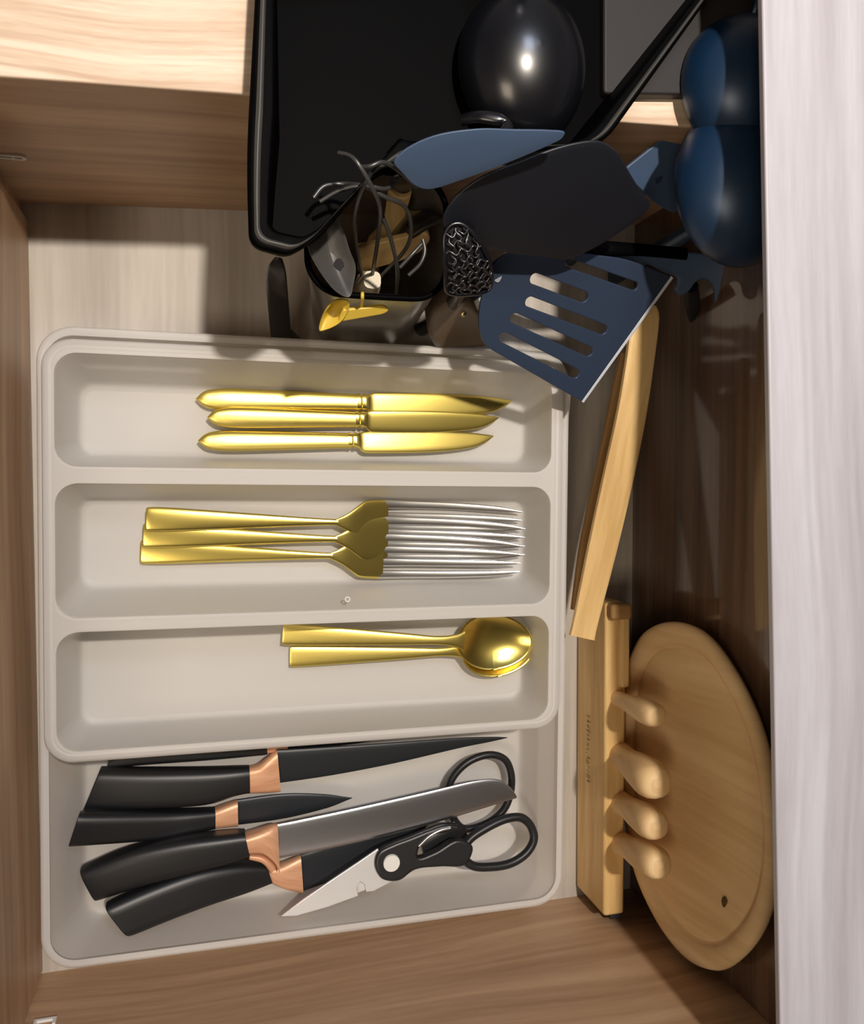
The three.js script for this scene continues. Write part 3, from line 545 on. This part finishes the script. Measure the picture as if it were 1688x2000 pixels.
{
  const t = spatula('slotted_turner', 'navy blue slotted turner with pale bevelled edge hanging over the tray corner', 'turner', [1110, 640, 0]);
  const fr = frame3([950, 590, 0.136], [1311, 540, 0.128], [1137, 784, 0.092]);
  const o = roundPoly([[934, 612], [940, 672], [1137, 785], [1312, 540], [1225, 506], [1080, 488], [965, 492]].map(([u, v]) => fr.loc(u, v)), [0.012, 0.016, 0.001, 0.001, 0.01, 0.01, 0.02]);
  const sl = [[1112, 514, 1240, 559, 0.0026], [1046, 545, 1140, 580, 0.0034], [1036, 590, 1178, 644, 0.0032], [1006, 622, 1150, 687, 0.0032], [984, 659, 1124, 730, 0.0032]];
  wpart('blade', slab(fr, o, sl.map(([a, b, c, d, w]) => slot(fr.loc(a, b), fr.loc(c, d), w)), 0.0024, 0.0007), M.navy, t);
  const a = fr.at(1138, 785), b = fr.at(1313, 541), ax = b.clone().sub(a).normalize(), side = V(0, 0, 0).crossVectors(ax, fr.en);
  wpart('bevelled_edge', bar([a, a.clone().lerp(b, 0.5), b].map((p) => [p.clone().addScaledVector(side, 0.0004).addScaledVector(fr.en, -0.001), side.clone().multiplyScalar(0.0013), fr.en.clone().multiplyScalar(0.0011)]), { pow: 4, seg: 12 }), M.edge, t, 'bevelled edge with highlight painted pale');  // glint along the bevel painted as a pale strip
  const c = fr.at(975, 530);
  wpart('handle', rod([c.clone().addScaledVector(fr.en, -0.002), c.clone().add(V(0.002, -0.02, -0.002)), c.clone().add(V(0.004, -0.07, -0.004)), V(c.x + 0.006, 0.004, c.z - 0.006)], [[0.007, 0.003], [0.007, 0.004], [0.008, 0.005], [0.008, 0.006]]), M.navy, t);
}
{
  const t = spatula('pasta_server', 'dark blue pasta server with rounded prongs below the ladles', 'pasta server', [1380, 560, 0]);
  const fr = frame3([1262, 512, 0.118], [1437, 508, 0.122], [1330, 577, 0.112]);
  const o = splineLoop([[1190, 492], [1262, 494], [1330, 492], [1400, 498], [1436, 508], [1440, 560], [1430, 602], [1414, 613], [1401, 602], [1396, 562], [1380, 546], [1362, 550], [1346, 570], [1331, 577], [1321, 567], [1326, 545], [1300, 533], [1262, 514], [1190, 506]].map(([u, v]) => fr.loc(u, v)), 130);
  wpart('head', slab(fr, o, [], 0.004, 0.0014), M.slateBlue, t);
  wpart('prong', rod([P(1350, 560, 0.106), P(1354, 600, 0.09), P(1356, 626, 0.08)], [0.005, 0.005, 0.0036]), M.blackGloss, t);
  wpart('prong', rod([P(1408, 596, 0.106), P(1409, 630, 0.094), P(1409, 648, 0.084)], [0.0042, 0.004, 0.003]), M.blackGloss, t);
  wpart('handle', rod([P(1340, 496, 0.121), P(1250, 488, 0.128), P(1180, 486, 0.13), P(1120, 484, 0.12)], [[0.004, 0.002], [0.004, 0.002], [0.005, 0.003], [0.005, 0.003]]), M.blackTub, t);
}

// ---------------------------------------------------------------- smoky cup with whisk, spoons and spatulas
{
  const yr = 0.168, A = { l: P(600, 450, yr).x, r: P(872, 585, yr).x, f: P(720, 578, yr).z, b: P(700, 332, yr).z }, B = { l: P(612, 683, 0).x, r: P(800, 690, 0).x, f: -0.0985, b: -0.16 };
  const t = thing('utensil_cup', 'smoky translucent plastic cup with black rim full of utensils', 'cup', V((B.l + B.r) / 2, 0, (B.f + B.b) / 2));
  const ring = (k, y, o) => { const q = (n) => B[n] + (A[n] - B[n]) * k; return roundRect((q('l') + q('r')) / 2, (q('f') + q('b')) / 2, (q('r') - q('l')) / 2 + o, (q('f') - q('b')) / 2 + o, 0.018 + o, y); };
  wpart('body', skin([ring(0.02, 0.0045, -0.006), ring(0.03, 0.005, -0.0025), ring(0.06, 0.01, -0.0016), ring(0.5, yr / 2, -0.0016), ring(1, yr, -0.0016), ring(1, yr, 0), ring(0.5, yr / 2, 0), ring(0.06, 0.008, 0), ring(0.02, 0.003, -0.001), ring(0, 0.001, -0.005)], { cap0: true, cap1: true }), M.smoky, t);
  wpart('rim', wireTube(ring(1, yr, 0), 0.0017, true, 120, 10), M.blackTub, t, 'thin black rim');
}
{
  const t = thing('whisk', 'black wire whisk standing in the smoky cup', 'whisk', P(716, 560, 0.006));
  const W = [
    [[662, 299, 0.222], [680, 303, 0.226], [696, 315, 0.23], [727, 366, 0.225], [742, 405, 0.21], [740, 452, 0.19], [727, 540, 0.13]],
    [[724, 338, 0.226], [706, 374, 0.216], [694, 416, 0.2], [694, 463, 0.172], [708, 545, 0.125]],
    [[625, 394, 0.2], [664, 372, 0.203], [706, 364, 0.207], [753, 385, 0.205], [792, 405, 0.195], [800, 470, 0.17], [740, 545, 0.125]],
    [[612, 387, 0.2], [633, 364, 0.2], [672, 359, 0.2], [701, 361, 0.207], [727, 365, 0.21], [757, 368, 0.206], [776, 342, 0.2]],
    [[701, 326, 0.216], [722, 325, 0.22], [745, 317, 0.22], [768, 326, 0.214], [815, 365, 0.2]],
    [[748, 424, 0.2], [763, 465, 0.185], [776, 523, 0.165], [774, 574, 0.13]],
    [[781, 523, 0.162], [806, 496, 0.165], [828, 472, 0.165]],
    [[798, 538, 0.162], [822, 514, 0.165], [830, 490, 0.166], [826, 468, 0.166]],
  ];
  for (const w of W) wpart('wire', wireTube(w.map((q) => P(...q)), 0.0011, false, 50, 8), M.wire, t);
  const c = P(720, 556, 0.122);
  wpart('ferrule', rod([c.clone().add(V(0, 0.012, 0)), c.clone().add(V(0, -0.002, 0)), c.clone().add(V(0, -0.022, 0.001))], [[0.005, 0.005], [0.008, 0.007], [0.007, 0.006]], { pow: 3 }), M.beige, t, 'pale plastic ferrule');
  wpart('handle', rod([c.clone().add(V(0, -0.02, 0)), c.clone().add(V(0, -0.06, -0.006)), c.clone().add(V(0, -0.112, -0.012))], [0.006, 0.007, 0.006]), M.blackGloss, t);
}
{
  const t = thing('serving_spoon', 'large grey plastic spoon inside the smoky cup', 'spoon', P(650, 500, 0.006));
  const fr = frame3([605, 450, 0.181], [680, 500, 0.178], [676, 572, 0.1765]);
  const o = splineLoop([[626, 393], [652, 420], [670, 450], [683, 490], [694, 520], [690, 555], [682, 580], [660, 572], [626, 532], [603, 486], [600, 450], [608, 415]].map(([u, v]) => fr.loc(u, v)), 80);
  wpart('bowl', radial(fr, o, [[0.02, -0.0065], [0.5, -0.0055], [0.85, -0.0022], [1.0, -0.0006], [1.01, 0.0004], [0.985, 0.0006], [0.85, -0.0008], [0.5, -0.0040], [0.02, -0.0052]]), M.greyPlastic, t);
  const c = fr.at(664, 520);
  wpart('handle', rod([c.clone().add(V(0, -0.004, 0)), V(0.074, 0.1, -0.13), V(0.081, 0.012, -0.14)], [[0.005, 0.003], [0.005, 0.003], [0.006, 0.004]]), M.blackGloss, t);
}
{
  const g = 'bamboo spatulas in the cup';
  const t = thing('bamboo_spatula', 'bamboo spatula with notched end leaning behind the whisk wires', 'spatula', P(750, 440, 0.006), g);
  const fr = frame3([735, 470, 0.11], [760, 375, 0.15], [800, 390, 0.15]);
  wpart('blade', slab(fr, roundPoly([[700, 530], [718, 470], [748, 440], [758, 370], [776, 386], [790, 388], [804, 380], [790, 430], [768, 470], [740, 540]].map(([u, v]) => fr.loc(u, v)), 0.002), [], 0.004, 0.001), M.bamboo, t);
  const t2 = thing('bamboo_spatula', 'bamboo spatula lying crosswise in front of the notched one', 'spatula', P(760, 500, 0.006), g);
  const f2 = frame3([700, 510, 0.125], [835, 470, 0.15], [740, 530, 0.12]);
  wpart('blade', slab(f2, roundPoly([[694, 486], [834, 454], [842, 470], [820, 494], [780, 512], [700, 534]].map(([u, v]) => f2.loc(u, v)), 0.003), [], 0.004, 0.001), M.bamboo, t2);
}
{
  const t = thing('measuring_spoon', 'yellow measuring spoon hooked over the front of the smoky cup', 'spoon', P(660, 610, 0.006));
  const fr = frame3([640, 615, 0.156], [760, 605, 0.157], [640, 644, 0.149]);
  const o = splineLoop([[624, 644], [632, 612], [652, 588], [680, 586], [680, 604], [664, 628], [640, 641]].map(([u, v]) => fr.loc(u, v)), 48);
  wpart('bowl', radial(fr, o, [[0.02, -0.006], [0.6, -0.005], [0.9, -0.002], [1.0, 0], [1.0, 0.0012], [0.93, 0.0006], [0.6, -0.0036], [0.02, -0.0044]]), M.yellow, t);
  wpart('handle', slab(fr, roundPoly([[660, 630], [668, 606], [750, 598], [762, 606], [750, 614]].map(([u, v]) => fr.loc(u, v)), 0.002), [], 0.0028, 0.0008), M.yellow, t);
  wpart('hook', wireTube([P(706, 600, 0.1555), P(708, 588, 0.164), P(708, 580, 0.1712), P(708, 574, 0.1712), P(708, 576, 0.163)], 0.001, false, 24), M.yellow, t);
}
{
  const t = thing('tongs_handle', 'glossy black kitchen tongs standing on end next to the smoky cup', 'tongs', P(545, 640, 0));
  wpart('arm', ebar([[530, 668, 566, 676, 0.012, 0.004], [527, 640, 568, 650, 0.03, 0.006], [520, 560, 562, 570, 0.07, 0.007], [522, 525, 558, 532, 0.085, 0.0065], [536, 504, 552, 508, 0.092, 0.004]], { pow: 3 }), M.blackGloss, t);
  wpart('hinge', ebar([[552, 640, 572, 646, 0.034, 0.004], [556, 662, 592, 668, 0.014, 0.004], [560, 676, 596, 680, 0.006, 0.003]], { pow: 2.4 }), M.blackGloss, t);
}
{
  const t = thing('mesh_skimmer', 'black wire mesh skimmer head beside the slotted turner', 'skimmer', P(920, 520, 0));
  const fr = frame3([875, 520, 0.196], [965, 540, 0.19], [905, 450, 0.206]);
  const o = splineLoop([[876, 470], [890, 450], [910, 446], [935, 468], [958, 510], [969, 560], [966, 578], [925, 582], [882, 578], [875, 530]].map(([u, v]) => fr.loc(u, v)), 60);
  const bend = (x, y) => -14 * (x * x + y * y);
  wpart('pad', radial(fr, o, [[0.02, -0.003], [0.9, -0.003], [1, -0.0022], [0.98, -0.0012], [0.02, -0.001]], { bend }), M.blackGloss, t);
  const c = o.reduce((s, p) => s.add(p), new THREE.Vector2()).multiplyScalar(1 / o.length), gs = [];
  const inFr = (p, h) => V(p.x, p.y, h + bend(p.x - c.x, p.y - c.y)).applyMatrix4(fr.m);
  const inside = (p) => { let odd = false; for (let i = 0, j = o.length - 1; i < o.length; j = i++) if ((o[i].y > p.y) !== (o[j].y > p.y) && p.x < (o[j].x - o[i].x) * (p.y - o[i].y) / (o[j].y - o[i].y) + o[i].x) odd = !odd; return odd; };
  for (const a of [0.5, 2.0]) for (let k = -9; k <= 9; k++) {
    const run = []; const dx = Math.cos(a), dy = Math.sin(a), jit = rnd() * 6.28, flush = () => { if (run.length > 3) gs.push(wireTube(run.splice(0), 0.00055, false, 40, 6)); else run.length = 0; };
    for (let t = -30; t <= 30; t++) {
      const w = k * 0.0042 + 0.0011 * Math.sin(t * 1.1 + jit), q = new THREE.Vector2(c.x + dx * t * 0.0011 - dy * w, c.y + dy * t * 0.0011 + dx * w);
      if (inside(q) && rnd() > 0.04) run.push(inFr(q, 0.0002 + 0.0005 * Math.sin(t * 0.8 + k * 3.14))); else flush();
    }
    flush();
  }
  const m = wpart('wire_mesh', mergeGeometries(gs), std({ color: lin(0.09, 0.09, 0.1), metalness: 0.8, roughness: 0.28 }), t); m.userData.kind = 'stuff';
  wpart('rim', wireTube(o.filter((_, i) => i % 3 === 0).map((p) => inFr(p, -0.0006)), 0.0013, true, 80, 8), M.blackGloss, t);
  const h = fr.at(905, 500);
  wpart('handle', rod([h.clone().add(V(0.006, -0.006, 0)), V(h.x + 0.026, 0.09, h.z), V(h.x + 0.028, 0.004, h.z)], [0.004, 0.005, 0.006]), M.blackGloss, t);
}
{
  const t = thing('peeler', 'brown translucent plastic gadget with small brass screw behind the tray', 'gadget', P(900, 640, 0));
  const fr = frame3([850, 676, 0.058], [945, 676, 0.058], [890, 592, 0.1]);
  const o = roundPoly([[834, 650], [846, 612], [880, 588], [926, 596], [946, 630], [962, 678], [850, 681]].map(([u, v]) => fr.loc(u, v)), 0.006);
  wpart('body', radial(fr, o, [[0.02, -0.024], [0.9, -0.024], [0.98, -0.02], [1, -0.003], [0.97, 0], [0.8, 0], [0.02, 0]]), M.smokeBrown, t);
  const s = fr.at(905, 613);
  wpart('screw', new THREE.SphereGeometry(0.0022, 16, 12).scale(1, 0.7, 1).translate(s.x, s.y + 0.0004, s.z), M.brass, t, 'brass screw');
}

// ---------------------------------------------------------------- fittings on the drawer walls
{
  const zf = Z0 + 0.0012, yAt = (u, v) => { let lo = 0, hi = 0.2; for (let i = 0; i < 40; i++) { const m = (lo + hi) / 2; P(u, v, m).z < zf ? (lo = m) : (hi = m); } return lo; };
  const y = yAt(30, 308), a = P(-30, 306, y), b = P(50, 308, y), t = thing('wall_bracket', 'small pale slotted metal bracket on the back drawer wall', 'bracket', V(b.x, y, Z0));
  const s = new THREE.Shape(slot(new THREE.Vector2(a.x, 0), new THREE.Vector2(b.x - 0.003, 0), 0.0032)); s.holes.push(new THREE.Path(slot(new THREE.Vector2(a.x, 0), new THREE.Vector2(b.x - 0.008, 0), 0.0013)), new THREE.Path(slot(new THREE.Vector2(b.x - 0.005, 0), new THREE.Vector2(b.x - 0.003, 0), 0.0016)));
  wpart('plate', new THREE.ExtrudeGeometry(s, { depth: 0.0012, bevelEnabled: true, bevelSize: 0.0003, bevelThickness: 0.0003, bevelSegments: 2 }).translate(0, y, Z0), M.white, t);
}
{
  const yAt = (u, v) => { let lo = 0, hi = 0.2; for (let i = 0; i < 40; i++) { const m = (lo + hi) / 2; P(u, v, m).z > Z1 - 0.001 ? (lo = m) : (hi = m); } return lo; };
  const y = yAt(88, 1992), a = P(70, 1992, y), b = P(108, 1992, y), t = thing('clip', 'small white clip on the front drawer wall at the corner', 'clip', V((a.x + b.x) / 2, y, Z1));
  wpart('tab', box(a.x, b.x, y - 0.0012, y + 0.0016, Z1 - 0.002, Z1, 'x', 0.0006), M.white, t);
  for (const q of [a, b]) wpart('leg', box(q.x - 0.001, q.x + 0.001, y - 0.001, y + 0.006, Z1 - 0.002, Z1, 'x', 0.0004), M.white, t);
}
scene.traverse((o) => { if (o.isMesh) { o.castShadow = true; o.receiveShadow = true; } });
renderer.render(scene, camera);
